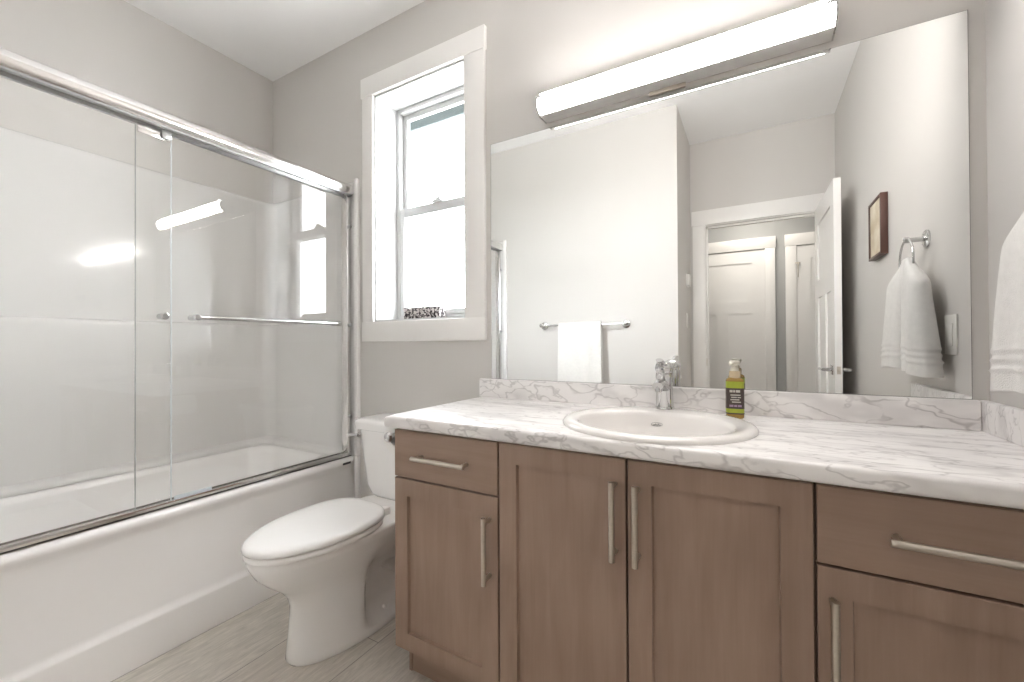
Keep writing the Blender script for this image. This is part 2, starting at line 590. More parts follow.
# ------------------------------------------------------------------ window
win = thing('window_1', 'white double-hung window above the toilet', 'window', (-1.40, YB, WZ0), kind='structure')
bm = bmesh.new()
jt = .012
add_box(bm, WX0, WX0 + jt, YB - .002, 1.74, WZ0, WZ1)
add_box(bm, WX1 - jt, WX1, YB - .002, 1.74, WZ0, WZ1)
add_box(bm, WX0, WX1, YB - .002, 1.74, WZ1 - jt, WZ1)
add_box(bm, WX0, WX1, YB - .002, 1.74, WZ0, WZ0 + jt)
obj('jamb_liner', bm, 'vinyl', win)
bm = bmesh.new()
CZ0, CZ1 = 1.1125, 2.483
add_box(bm, -1.774, -0.998, YB - .021, YB, WZ1 - .002, CZ1, bev=.002)
add_box(bm, -1.766, WX0 + .004, YB - .018, YB, WZ0 + .003, WZ1 - .002, bev=.002)
add_box(bm, WX1 - .004, -1.004, YB - .018, YB, WZ0 + .003, WZ1 - .002, bev=.002)
add_box(bm, -1.768, -1.002, YB - .021, YB, CZ0, WZ0 + .003, bev=.002)
obj('casing', bm, 'trim', win)
fx0, fx1, fz0, fz1 = WX0 + jt, WX1 - jt, WZ0 + jt, WZ1 - jt
def frame_bm(x0, x1, z0, z1, y0, y1, w, wb=None, wt=None):
    bm = bmesh.new()
    wb = wb or w; wt = wt or w
    add_box(bm, x0, x0 + w, y0, y1, z0, z1, bev=.003)
    add_box(bm, x1 - w, x1, y0, y1, z0, z1, bev=.003)
    add_box(bm, x0 + w, x1 - w, y0, y1, z1 - wt, z1, bev=.003)
    add_box(bm, x0 + w, x1 - w, y0, y1, z0, z0 + wb, bev=.003)
    return bm
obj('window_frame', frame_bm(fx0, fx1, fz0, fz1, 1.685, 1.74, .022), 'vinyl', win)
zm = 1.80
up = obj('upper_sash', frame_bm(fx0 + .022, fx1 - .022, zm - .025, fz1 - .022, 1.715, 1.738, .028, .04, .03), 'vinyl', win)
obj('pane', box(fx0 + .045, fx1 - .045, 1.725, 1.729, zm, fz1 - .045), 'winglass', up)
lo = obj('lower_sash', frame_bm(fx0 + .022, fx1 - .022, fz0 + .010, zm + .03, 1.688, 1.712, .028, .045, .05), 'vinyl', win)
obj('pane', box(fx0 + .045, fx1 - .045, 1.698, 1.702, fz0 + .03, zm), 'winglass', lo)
bm = bmesh.new()
add_box(bm, -1.43, -1.37, 1.676, 1.700, zm + .028, zm + .040, bev=.003)
add_lathe(bm, [(.012, 0), (.012, .010), (.008, .014)], (-1.40, 1.690, zm + .038), n=16)
add_box(bm, -1.404, -1.370, 1.683, 1.693, zm + .046, zm + .054, bev=.002)
obj('sash_lock', bm, 'vinyl', win)

# eave, unseen ground kept pale for bounce light, and hedge outside the window
bm = bmesh.new()
add_box(bm, -3.2, 1.2, YB + .2, YB + .75, 2.70, 2.74)
add_box(bm, -3.2, 1.2, YB + .73, YB + .76, 2.635, 2.90)
struct(obj('trim_2', bm, 'soffit'), 'grey roof eave outside above the window', 'eave')
struct(obj('ground_outside', box(-14, 12, YB + .3, 22, -.6, -.5), 'bounceground'), 'unseen ground outside the window, made pale to bounce skylight indoors', 'ground')
t = bmesh.new()
for i in range(60):
    x = -11 + 16 * (i + random.random() * .8) / 60
    r = .45 + .35 * random.random()
    q = bmesh.new()
    bmesh.ops.create_icosphere(q, subdivisions=2, radius=r)
    for v in q.verts:
        v.co *= 1 + .25 * (random.random() - .5)
        v.co.z *= 1.5
        v.co += Vector((x, 11.5 + random.random(), .9 + .3 * random.random()))
    merge(t, q)
    q = bmesh.new()
    bmesh.ops.create_icosphere(q, subdivisions=1, radius=.5)
    for v in q.verts:
        v.co.z *= 1.7
        v.co += Vector((x, 11.6, .1))
    merge(t, q)
tag(obj('hedge', t, 'leaf'), 'long leafy hedge far outside beyond the yard', 'hedge', kind='stuff')

# ------------------------------------------------------------------ entry door opening, leaf, hall doors
bm = bmesh.new()
cw = .092
add_box(bm, OX0 - .005 - cw, OX0 - .005, YD, YD + .018, 0, OZ + .005, bev=.002)
add_box(bm, OX1 + .005, OX1 + .005 + cw, YD, YD + .018, 0, OZ + .005, bev=.002)
add_box(bm, OX0 - .012 - cw, OX1 + .012 + cw - .004, YD, YD + .021, OZ + .005, OZ + .125, bev=.002)
add_box(bm, OX0 - .02, OX0, HF - .003, YD + .003, 0, OZ)
add_box(bm, OX1, OX1 + .02, HF - .003, YD + .003, 0, OZ)
add_box(bm, OX0 - .02, OX1 + .02, HF - .003, YD + .003, OZ, OZ + .02)
add_box(bm, OX0, OX0 + .012, -.79, -.745, 0, OZ)
add_box(bm, OX0, OX1, -.79, -.745, OZ - .012, OZ)
tr = struct(obj('trim_1', bm, 'trim'), 'white casing and jamb around the entry door opening', 'trim')
obj('strike_plate', box(OX0, OX0 + .0035, -.735, -.705, .91, .97), 'nickel', tr)

def panel_door_bm(x0, x1, z0, z1, y0, y1):
    """three-panel slab: one wide panel over two tall ones, both faces"""
    bm = bmesh.new()
    d = .010
    st = .115
    add_box(bm, x0, x1, y0 + d, y1 - d, z0, z1)
    xm = (x0 + x1) / 2
    zt, zl = z1 - .125, z1 - .64
    for ya, yb in ((y0, y0 + d), (y1 - d, y1)):
        add_box(bm, x0, x0 + st, ya, yb, z0, z1)
        add_box(bm, x1 - st, x1, ya, yb, z0, z1)
        add_box(bm, x0 + st, x1 - st, ya, yb, zt, z1)
        add_box(bm, x0 + st, x1 - st, ya, yb, zl, zl + .123)
        add_box(bm, x0 + st, x1 - st, ya, yb, z0, z0 + .22)
        add_box(bm, xm - .059, xm + .059, ya, yb, z0 + .22, zl)
    return bm

def lever_bm(side):
    """door lever on a leaf lying along +x from the hinge; side = -1 or +1 in y"""
    bm = bmesh.new()
    y = side * .0175
    s = side
    add_box(bm, .615, .672, min(y, y + s * .008), max(y, y + s * .008), .905, .962, bev=.003)
    add_lathe(bm, [(.011, 0), (.011, .045 * s)], (.6435, y, .934), axis='y', n=16)
    add_tube(bm, [(.65, y + s * .048, .934), (.62, y + s * .05, .934), (.54, y + s * .05, .934)], [.008, .009, .008], n=12)
    return bm
lf_len = .72
door = thing('door_1', 'white three-panel entry door standing open against the right wall', 'door', (.4185, -.688, 0), kind='structure')
door.rotation_euler = (0, 0, PI / 2 - math.radians(1.0))
# the leaf is built along +x from the hinge, then turned with its root
def dchild(name, bm, m, parent=None):
    o = obj(name, bm, m, parent=parent or door, origin=(0, 0, 0))
    return o
leaf = dchild('leaf', panel_door_bm(0, lf_len, .01, OZ - .004, -.0175, .0175), 'door')
dchild('lever_handle', lever_bm(1), 'chrome')
dchild('lever_handle', lever_bm(-1), 'chrome')
bm = bmesh.new()
add_box(bm, lf_len - .0005, lf_len + .0012, -.009, .009, .912, .956)
add_box(bm, lf_len, lf_len + .010, -.006, .006, .925, .944, bev=.003)
dchild('latch_bolt', bm, 'nickel')
for z in (.25, 1.05, 1.80):
    bm = bmesh.new()
    add_tube(bm, [(-.004, -.021, z - .045), (-.004, -.021, z + .045)], .006, n=12)
    add_box(bm, 0, .03, -.0190, -.0175, z - .044, z + .044)
    dchild('hinge', bm, 'nickel')

d2 = thing('door_2', 'white three-panel hall door facing the bathroom', 'door', (-.274, HB, 0), kind='structure')
obj('leaf', panel_door_bm(-.665, .117, .01, 2.035, HB + .001, HB + .032), 'door', d2)
bm = bmesh.new()
add_box(bm, .117, .203, HB, HB + .045, 0, 2.04, bev=.002)
add_box(bm, -.751, -.665, HB, HB + .045, 0, 2.04, bev=.002)
add_box(bm, -.757, .209, HB, HB + .048, 2.04, 2.155, bev=.002)
obj('casing', bm, 'trim', d2)
d3 = thing('door_3', 'white hall closet door to the right of the panelled one', 'door', (.70, HB, 0), kind='structure')
obj('leaf', panel_door_bm(.379, 1.14, .01, 2.035, HB + .001, HB + .032), 'door', d3)
bm = bmesh.new()
add_box(bm, .289, .379, HB, HB + .045, 0, 2.04, bev=.002)
add_box(bm, 1.14, 1.226, HB, HB + .045, 0, 2.04, bev=.002)
add_box(bm, .283, 1.232, HB, HB + .048, 2.04, 2.155, bev=.002)
obj('casing', bm, 'trim', d3)
bm = bmesh.new()
add_box(bm, .388, .396, HB + .032, HB + .038, 1.73, 1.88, bev=.002)
add_box(bm, .366, .410, HB + .045, HB + .052, 1.862, 1.874, bev=.002)
add_tube(bm, [(.392, HB + .036, 1.86), (.392, HB + .065, 1.855), (.392, HB + .07, 1.835)], .004, n=10)
obj('hook_latch', bm, 'nickel', d3)

# unseen lamp added on the hall ceiling to light the hall
hl = thing('unseen_hall_lamp', 'unseen round flush lamp added on the hall ceiling to light the hall', 'lamp', (-1.15, -1.05, 2.5))
bm = bmesh.new(); add_lathe(bm, [(.17, 0), (.17, -.02), (.165, -.025)], (0, -1.36, 2.5), n=40)
obj('base', bm, 'nickel', hl)
bm = bmesh.new(); add_lathe(bm, [(.155, -.02), (.155, -.05), (.14, -.08), (.10, -.10), (.05, -.108), (.01, -.11)], (0, -1.36, 2.5), n=40)
obj('lamp_shade', bm, 'halldiffuser', hl)

# ------------------------------------------------------------------ bathtub
TX0, TX1, TY0, TY1 = XL + .003, -1.830, YT + .003, YB - .003
tub = thing('bathtub', 'white alcove bathtub with a plain stepped apron', 'bathtub', (-2.2, .77, 0))
rings = []
def tr_(x1, z, r=.004, inset=0):
    rings.append(rrect(TX0 + inset, x1, TY0 + inset, TY1 - inset, r, z, 8))
tr_(-1.828, 0); tr_(-1.828, .136); tr_(-1.830, .144); tr_(-1.838, .152); tr_(-1.842, .17)
tr_(-1.846, .30); tr_(-1.846, .440); tr_(-1.840, .462); tr_(-1.833, .474); tr_(-1.830, .486); tr_(-1.833, .498); tr_(-1.842, .506); tr_(-1.860, .510)
def basin(dx0, dx1, dy, z, r):
    rings.append(rrect(TX0 + dx0, -1.83 - dx1, TY0 + dy, TY1 - dy, r, z, 8))
basin(.075, .095, .085, .510, .10)
basin(.083, .105, .095, .504, .11)
basin(.090, .115, .105, .48, .12)
basin(.11, .135, .14, .30, .13)
basin(.13, .16, .18, .16, .13)
basin(.17, .20, .23, .125, .12)
basin(.24, .27, .32, .115, .10)
bm = bmesh.new()
loft(bm, rings)
obj('tub_shell', bm, 'acrylic', tub, sharp=50)
bm = box(-1.847, -1.8385, 1.449, 1.497, .4835, .4945, bev=.0015)
# on the rolled edge, tilted with it
obj('badge', box(-1.8445, -1.8275, 1.450, 1.498, .476, .487, bev=.002), 'badge', tub)['label'] = 'small dark badge on the rolled edge'
bm.free()
bm = bmesh.new()
add_lathe(bm, [(.03, 0), (.03, .004), (.022, .006)], (-2.2, 1.12, .115), n=24)
obj('drain', bm, 'chrome', tub)

# ------------------------------------------------------------------ tub surround (three white panels with ledges)
SX1 = -1.803
def u_path(off, r=.07, seg=8):
    xl, y0, y1 = XL + off, YT + off, YB - off
    rr = max(r - off * .2, .03)
    o2 = min(off, .020)
    pts = [(SX1, YB - o2), (-1.905, YB - o2), (-1.955, y1)]
    for k in range(seg + 1):
        a = PI / 2 + PI / 2 * k / seg
        pts.append((xl + rr + rr * math.cos(a), y1 - rr + rr * math.sin(a)))
    for k in range(seg + 1):
        a = PI + PI / 2 * k / seg
        pts.append((xl + rr + rr * math.cos(a), y0 + rr + rr * math.sin(a)))
    pts += [(-1.955, y0), (-1.905, YT + o2), (SX1, YT + o2)]
    return pts
prof = [(.512, .078), (.524, .078), (.534, .072), (.540, .060), (.548, .046), (1.195, .036), (1.208, .034), (1.214, .030), (1.217, .022),
        (1.94, .020), (1.958, .018), (1.966, .012), (1.970, .002)]
rows = []
for z, off in prof:
    rows.append([(x, y, z) for x, y in u_path(off)])
back = [[(x, y, z) for x, y in u_path(.001)] for z in (1.970, .512)]
rows2 = rows + back + [rows[0]]
bm = bmesh.new()
loft(bm, rows2, closed=False, cap0=False, cap1=False)
bmesh.ops.remove_doubles(bm, verts=bm.verts[:], dist=1e-5)
bmesh.ops.holes_fill(bm, edges=[e for e in bm.edges if len(e.link_faces) == 1], sides=80)
sur = thing('tub_surround', 'glossy white moulded wall surround with ledges above the tub', 'tub surround', (-2.2, .77, .512))
obj('wall_panel', bm, 'surround', sur, sharp=50)
obj('flange', box(-1.828, SX1 + .002, YB - .024, YB - .0004, .5125, 1.974, bev=.005), 'acrylic', sur)
obj('flange', box(-1.828, SX1 + .002, YT + .0004, YT + .024, .5125, 1.974, bev=.005), 'acrylic', sur)
bm = bmesh.new()
add_box(bm, -1.827, SX1, YB - .023, YB - .0006, 0, .511, bev=.004)
obj('end_strip', bm, 'acrylic', tub)
bm = bmesh.new()
add_box(bm, -1.827, SX1, YT + .0006, YT + .023, 0, .511, bev=.004)
obj('end_strip', bm, 'acrylic', tub)

# ------------------------------------------------------------------ sliding shower doors
GX = -1.868
sd = thing('shower_door', 'chrome framed sliding glass shower doors standing on the tub rim', 'shower door', (GX, .77, .508))
y0, y1 = YT + .026, YB - .026
# header rail: rounded front profile swept along y
def yprofile(bm, pts, ya, yb):
    loft(bm, [[(x, y, z) for x, z in pts] for y in (ya, yb)])
hp = []
hp += [(GX + .012, 1.890), (GX + .034, 1.890), (GX + .037, 1.893), (GX + .039, 1.912)]
for k in range(11):
    a = PI / 2 * k / 10
    hp.append((GX + .014 + .026 * math.cos(a), 1.920 + .026 * math.sin(a)))
hp += [(GX - .024, 1.946), (GX - .024, 1.890)]
bm = bmesh.new(); yprofile(bm, hp, y0 - .001, y1 + .001)
top = obj('top_rail', bm, 'aluminium', sd, sharp=40)
bm = bmesh.new()
add_box(bm, GX - .022, GX - .010, y0, y1, 1.880, 1.892)
add_box(bm, GX + .018, GX + .033, y0, y1, 1.884, 1.893)
obj('rail_lip', bm, 'darkrail', top)
bm = bmesh.new()
add_box(bm, GX - .024, GX + .026, y0 - .001, y1 + .001, .509, .515)
add_box(bm, GX + .020, GX + .026, y0 - .001, y1 + .001, .509, .531, bev=.002)
add_box(bm, GX - .003, GX + .002, y0 - .001, y1 + .001, .509, .526)
add_box(bm, GX - .024, GX - .020, y0 - .001, y1 + .001, .509, .528)
obj('bottom_track', bm, 'aluminium', sd)
for ya, yb in ((y1 - .022, y1 + .001), (y0 - .001, y0 + .022)):
    bm = bmesh.new()
    add_box(bm, GX - .022, GX + .022, ya, yb,   .512, 1.892, bev=.002)
    j = obj('wall_jamb', bm, 'aluminium', sd)
    b2 = bmesh.new()
    for z in (.72, 1.20, 1.72):
        yy = ya - .004 if ya > 1 else yb + .004
        add_lathe(b2, [(.009, 0), (.009, .010), (.006, .012)], (GX + .022, (ya + yb) / 2, z), axis='x', n=14)
    obj('bumper', b2, 'darkrail', j)
def pane(xc, ya, yb, edge_side):
    g = obj('glass_panel', box(xc - .003, xc + .003, ya, yb, .520, 1.878), 'glass', sd)
    e = bmesh.new()
    em = 'glassedge' if edge_side > 0 else 'glassedgedark'
    ye = yb if edge_side > 0 else ya
    add_box(e, xc - .0032, xc + .0032, ye - .0008, ye + .0008, .520, 1.876)
    obj('glass_edge', e, em, g)
    return g
outer = pane(GX + .011, y0 + .012, .724, 1)
inner = pane(GX - .011, .628, y1 - .012, -1)
# hanger plates at the top of each pane
obj('hanger', box(GX + .004, GX + .009, .628, .718, 1.846, 1.880, bev=.001), 'aluminium', outer)
obj('hanger', box(GX + .0145, GX + .019, .695, .724, 1.850, 1.880, bev=.001), 'darkrail', outer)
# towel bar on the inner pane
bm = bmesh.new()
for yy in (.795, 1.425):
    add_lathe(bm, [(.011, 0), (.011, .030), (.012, .034), (.012, .056), (.009, .060)], (GX - .008, yy, 1.203), axis='x', n=20)
add_tube(bm, [(GX + .043, .787, 1.203), (GX + .043, 1.437, 1.203)], .0085, n=16)
obj('towel_bar', bm, 'chrome', inner)
bm = bmesh.new()
add_lathe(bm, [(.011, 0), (.011, .022), (.013, .026), (.013, .040), (.009, .044)], (GX + .014, .690, 1.202), axis='x', n=20)
obj('knob', bm, 'chrome', outer)
obj('bottom_guide', box(GX + .004, GX + .010, .735, .860, .516, .540, bev=.002), 'glassedge', sd)

# ------------------------------------------------------------------ toilet
tx = -1.385
toilet = thing('toilet', 'white two-piece toilet with closed elongated lid between tub and vanity', 'toilet', (tx, 1.2, 0))
def sm(a, b, t):
    t = max(0, min(1, (t - a) / (b - a)))
    return t * t * (3 - 2 * t)
def egg(yf, yb, hw, z, n=88, pw=2.0, back=2.6, wide=.56):
    """egg outline: front tip at yf, back at yb; widest at fraction `wide` from the front"""
    ym = yf + (yb - yf) * wide
    pts = []
    for k in range(n):
        a = 2 * PI * k / n
        c, s = math.cos(a), math.sin(a)
        e = pw if s < 0 else back
        x = math.copysign(abs(c) ** (2 / e), c) * hw
        y = ym + math.copysign(abs(s) ** (2 / e), s) * ((ym - yf) if s < 0 else (yb - ym))
        pts.append((tx + x, y, z))
    return pts
secs = [(0.0, .880, 1.470, .132), (.010, .874, 1.476, .136), (.03, .876, 1.472, .134), (.08, .882, 1.466, .130), (.14, .888, 1.458, .129),
        (.19, .890, 1.452, .129), (.228, .876, 1.452, .131), (.262, .848, 1.452, .139), (.30, .805, 1.452, .152), (.338, .770, 1.452, .163),
        (.372, .752, 1.452, .170), (.394, .745, 1.452, .172), (.402, .748, 1.45, .169), (.404, .765, 1.44, .157)]
rings = []
for z, yf, yb, hw in secs:
    ring = []
    for (x, y, zz) in egg(yf, yb, hw, z, pw=2.05, back=3.2, wide=.56):
        # side recess behind the front column, with the foot flange left wide
        rec = sm(1.10, 1.135, y) * sm(.03, .055, z) * (1 - sm(.17, .34, z))
        k = 1 - .46 * rec
        ring.append((tx + (x - tx) * k, y, zz))
    rings.append(ring)
bm = bmesh.new()
loft(bm, rings)
# tank deck behind the bowl
add_box(bm, tx - .135, tx + .135, 1.27, 1.50, .34, .398, bev=.02, seg=4)
bowl = obj('bowl', bm, 'ceramic', toilet, sharp=60)
bm = bmesh.new()
for s in (-1, 1):
    add_tube(bm, [(tx + s * .040, 1.12, .25), (tx + s * .046, 1.19, .235), (tx + s * .048, 1.27, .20), (tx + s * .048, 1.335, .145), (tx + s * .046, 1.37, .08), (tx + s * .044, 1.38, .03)],
             [.026, .034, .037, .037, .035, .032], n=20)
obj('trapway', bm, 'ceramic', bowl, sharp=60)
for s in (-1, 1):
    bm = bmesh.new()
    add_lathe(bm, [(.016, 0), (.016, .008), (.011, .018), (.004, .022)], (tx + s * .098, 1.21, .036), n=20)
    obj('bolt_cap', bm, 'ceramic', toilet)
# seat ring and lid
def seat_rings(zs, hw0, yf0, yb):
    return [egg(yf0 + d, yb - d * .4, hw0 - d, z, pw=1.95, back=2.9, wide=.57) for z, d in zs]
bm = bmesh.new()
loft(bm, seat_rings([(.4055, .006), (.408, .001), (.416, .0), (.4225, .003), (.424, .008)], .175, .738, 1.215))
obj('seat', bm, 'seatplastic', toilet, sharp=60)
bm = bmesh.new()
loft(bm, seat_rings([(.4275, .006), (.429, .002), (.434, .000), (.442, .001), (.448, .007), (.452, .018), (.4555, .045), (.458, .09)], .176, .735, 1.225))
lid = obj('lid', bm, 'seatplastic', toilet, sharp=60)
for s in (-1, 1):
    obj('hinge', box(tx + s * .075 - .022, tx + s * .075 + .022, 1.216, 1.252, .404, .436, bev=.006), 'seatplastic', toilet)
# tank, tapering down with rounded corners
def tank_ring(z, x0, x1, yf, r=.045):
    return rrect(tx + x0, tx + x1, yf, 1.525, r, z, 6)
bm = bmesh.new()
loft(bm, [tank_ring(.396, -.11, .11, 1.385, .04), tank_ring(.400, -.138, .138, 1.368), tank_ring(.420, -.160, .160, 1.354), tank_ring(.46, -.176, .176, 1.346),
          tank_ring(.58, -.193, .193, 1.340), tank_ring(.690, -.209, .209, 1.336), tank_ring(.708, -.210, .210, 1.336)])
tank = obj('tank', bm, 'ceramic', toilet, sharp=50)
bm = bmesh.new()
loft(bm, [tank_ring(.7085, -.217, .217, 1.327), tank_ring(.712, -.226, .226, 1.320), tank_ring(.738, -.229, .229, 1.316), tank_ring(.749, -.226, .226, 1.319),
          tank_ring(.755, -.216, .216, 1.329), tank_ring(.757, -.195, .195, 1.35)])
obj('tank_lid', bm, 'ceramic', toilet, sharp=50)
bm = bmesh.new()
add_lathe(bm, [(.013, 0), (.013, -.008), (.009, -.016)], (tx - .183, 1.338, .683), axis='y', n=18)
add_tube(bm, [(tx - .180, 1.320, .684), (tx - .205, 1.318, .684), (tx - .235, 1.316, .680)], [.008, .007, .008], n=12)
obj('flush_lever', bm, 'chrome', tank)

# ------------------------------------------------------------------ vanity cabinets
DF = 1.000      # face of the doors
VZ0, VZ1 = .123, .822
cols = [(-1.014, -.617), (-.617, .103), (.103, .488)]
def shaker_bm(x0, x1, z0, z1, rail=.054, rec=.011):
    bm = bmesh.new()
    y0, y1 = DF, DF + .020
    # outer slab with a bevelled recess in the face
    o = [(x0, z0), (x1, z0), (x1, z1), (x0, z1)]
    i = [(x0 + rail, z0 + rail), (x1 - rail, z0 + rail), (x1 - rail, z1 - rail), (x0 + rail, z1 - rail)]
    c = .003
    k = [(x0 + rail + c, z0 + rail + c), (x1 - rail - c, z0 + rail + c), (x1 - rail - c, z1 - rail - c), (x0 + rail + c, z1 - rail - c)]
    b = .0012
    o2 = [(x0 + b, z0 + b), (x1 - b, z0 + b), (x1 - b, z1 - b), (x0 + b, z1 - b)]
    rows = [[(x, y1, z) for x, z in o], [(x, y0 + b, z) for x, z in o], [(x, y0, z) for x, z in o2], [(x, y0, z) for x, z in i], [(x, y0 + rec * .6, z) for x, z in i], [(x, y0 + rec, z) for x, z in k]]
    loft(bm, rows)
    return bm
def handle_v(x, z0, z1):
    bm = bmesh.new()
    yb = .966
    add_tube(bm, [(x, yb, z0), (x, yb, z1)], .0068, n=16)
    for z in (z0 + .014, z1 - .014):
        add_tube(bm, [(x, DF + .001, z), (x, yb - .001, z)], .0055, n=12)
    return bm
def handle_h(x0, x1, z):
    bm = bmesh.new()
    yb = .966
    add_tube(bm, [(x0, yb, z), (x1, yb, z)], .0068, n=16)
    for x in (x0 + .014, x1 - .014):
        add_tube(bm, [(x, DF + .001, z), (x, yb - .001, z)], .0055, n=12)
    return bm
g = .0028
def cabinet(x0, x1, label):
    t = thing('vanity_cabinet', label, 'cabinet', ((x0 + x1) / 2, 1.28, 0), 'cabinets of the vanity')
    bm = bmesh.new()
    xa, xb = x0 + .001, x1 - .001
    th = .016
    if x1 > .4: xb = XR - .003
    add_box(bm, xa, xa + th, DF + .034, 1.537, .105, .829)
    add_box(bm, xb - th, xb, DF + .034, 1.537, .105, .829)
    add_box(bm, xa + th, xb - th, DF + .034, 1.537, .105, .121)
    add_box(bm, xa + th, xb - th, 1.527, 1.537, .121, .829)
    add_box(bm, xa + th, xb - th, DF + .034, DF + .038, .800, .829)
    if x1 > .4:
        add_box(bm, x1 + .002, xb, DF, DF + .034, VZ0, VZ1)
    obj('body', bm, 'wood', t)
    obj('toe_kick', box(xa + (.012 if x0 < -.9 else 0), xb, 1.070, 1.086, 0, .105), 'woodh', t)
    if x0 < -.9:
        obj('side_panel', box(x0 - .002, xa, DF + .0342, 1.537, .105, .829), 'wood', t)
        obj('toe_foot', box(xa, xa + .012, 1.066, 1.50, 0, .105), 'wood', t)
    return t
c1 = cabinet(*cols[0], 'brown end cabinet beside the toilet, one drawer over one door')
c2 = cabinet(*cols[1], 'wide brown double-door cabinet under the sink')
c3 = cabinet(*cols[2], 'brown cabinet at the right wall, drawer over door')
dzt = .670
def drawer(c, x0, x1, h0, h1, hz):
    d = obj('drawer', box(x0 + g, x1 - g, DF, DF + .020, dzt + g, VZ1, bev=.0012, seg=1), 'woodh', c)
    obj('handle', handle_h(h0, h1, hz), 'nickel', d)
def cdoor(c, x0, x1, z1, hx, hz0, hz1):
    d = obj('door', shaker_bm(x0 + g, x1 - g, VZ0, z1), 'wood', c)
    obj('handle', handle_v(hx, hz0, hz1), 'nickel', d)
drawer(c1, -1.014, -.617, -.909, -.711, .747)
cdoor(c1, -1.014, -.617, dzt - g, -.645, .434, .618)
cdoor(c2, -.617, -.261, VZ1, -.288, .589, .774)
cdoor(c2, -.261, .103, VZ1, -.2345, .589, .772)
drawer(c3, .103, .488, .207, .405, .747)
cdoor(c3, .103, .488, dzt - g, .129, .434, .620)

# ------------------------------------------------------------------ countertop with a hole for the sink
SCX, SCY, SA, SB = -.244, 1.236, .257, .252
CZ = .868
CX0, CX1, CY0, CY1 = -1.034, XR - .001, .977, YB - .001
ctop = thing('countertop', 'white marble-look vanity countertop with splashbacks', 'countertop', (-.25, 1.26, .83))
N = 96
def rect_pt(a, x0, x1, y0, y1):
    c, s = math.cos(a), math.sin(a)
    tx_ = ((x1 - SCX) / c) if c > 1e-9 else ((x0 - SCX) / c if c < -1e-9 else 1e9)
    ty_ = ((y1 - SCY) / s) if s > 1e-9 else ((y0 - SCY) / s if s < -1e-9 else 1e9)
    t = min(tx_, ty_)
    return (SCX + c * t, SCY + s * t)
corner = [math.atan2(y - SCY, x - SCX) for x in (CX0, CX1) for y in (CY0, CY1)]
angs = sorted([2 * PI * k / N - PI for k in range(N)] + corner)
ha, hb = SA - .02, SB - .02
def ell(a):
    # point on the hole in the same direction
    c, s = math.cos(a), math.sin(a)
    r = 1 / math.sqrt((c / ha) ** 2 + (s / hb) ** 2)
    return (SCX + c * r, SCY + s * r)
def ctr(inx, z):
    return [rect_pt(a, CX0 + inx, CX1, CY0 + inx, CY1) + (z,) for a in angs]
bm = bmesh.new()
hole_b = [ell(a) + (.832,) for a in angs]
hole_t = [ell(a) + (CZ,) for a in angs]
loft(bm, [hole_b, ctr(.006, .8305), ctr(.0015, .833), ctr(0, .840), ctr(0, .858), ctr(.0015, .8635), ctr(.005, .8668), ctr(.010, CZ), hole_t, hole_b], cap0=False, cap1=False)
bmesh.ops.remove_doubles(bm, verts=bm.verts[:], dist=1e-6)
obj('slab', bm, 'marble', ctop, sharp=50)
def splash_bm(x0, x1, y0, y1):
    return box(x0, x1, y0, y1, CZ, .9465, bev=.004, seg=3)
obj('backsplash', splash_bm(-1.033, XR - .021, YB - .020, YB - .001), 'marble', ctop)
obj('side_splash', splash_bm(XR - .020, XR - .001, .985, YB - .001), 'marble', ctop)

# ------------------------------------------------------------------ sink
sink = thing('sink', 'white oval drop-in sink set in the marble-look counter', 'sink', (SCX, SCY, CZ))
def ering(k, z, ox=0, oy=0, da=0, n=64):
    return [(SCX + ox + (SA * k + da) * math.cos(2 * PI * i / n), SCY + oy + (SB * k + da) * math.sin(2 * PI * i / n), z) for i in range(n)]
bm = bmesh.new()
def er2(a, b, oy, z, n=64):
    return [(SCX + a * math.cos(2 * PI * i / n), SCY + oy + b * math.sin(2 * PI * i / n), z) for i in range(n)]
loft(bm, [er2(.226, .226, 0, CZ - .012), er2(.228, .228, 0, CZ + .0005), er2(SA, SB, 0, CZ + .0005), er2(SA + .001, SB + .001, 0, CZ + .005), er2(SA - .004, SB - .004, 0, CZ + .011),
          er2(SA - .014, SB - .014, 0, CZ + .0145), er2(SA - .026, SB - .030, -.004, CZ + .0145), er2(.209, .186, -.028, CZ + .0130), er2(.203, .179, -.029, CZ + .009), er2(.198, .174, -.029, CZ - .002),
          er2(.185, .162, -.028, CZ - .05), er2(.160, .140, -.024, CZ - .09), er2(.115, .10, -.015, CZ - .118), er2(.06, .055, -.008, CZ - .130), er2(.024, .024, -.005, CZ - .133),
          er2(.024, .024, -.005, CZ - .145), er2(.05, .05, -.005, CZ - .145), er2(.125, .11, -.015, CZ - .130), er2(.172, .152, -.024, CZ - .098), er2(.197, .174, -.028, CZ - .05), er2(.21, .19, -.02, CZ - .014), er2(.226, .226, 0, CZ - .012)],
     cap0=False, cap1=False)
bmesh.ops.remove_doubles(bm, verts=bm.verts[:], dist=1e-6)
obj('basin', bm, 'sinkchina', sink, sharp=60)
bm = bmesh.new()
add_lathe(bm, [(.023, -.002), (.031, .0015), (.030, .004), (.020, .005), (.019, .002)], (SCX, SCY - .005, CZ - .133), n=28)
add_lathe(bm, [(.015, .003), (.015, .009), (.008, .012)], (SCX, SCY - .005, CZ - .133), n=24)
obj('drain', bm, 'chrome', sink)
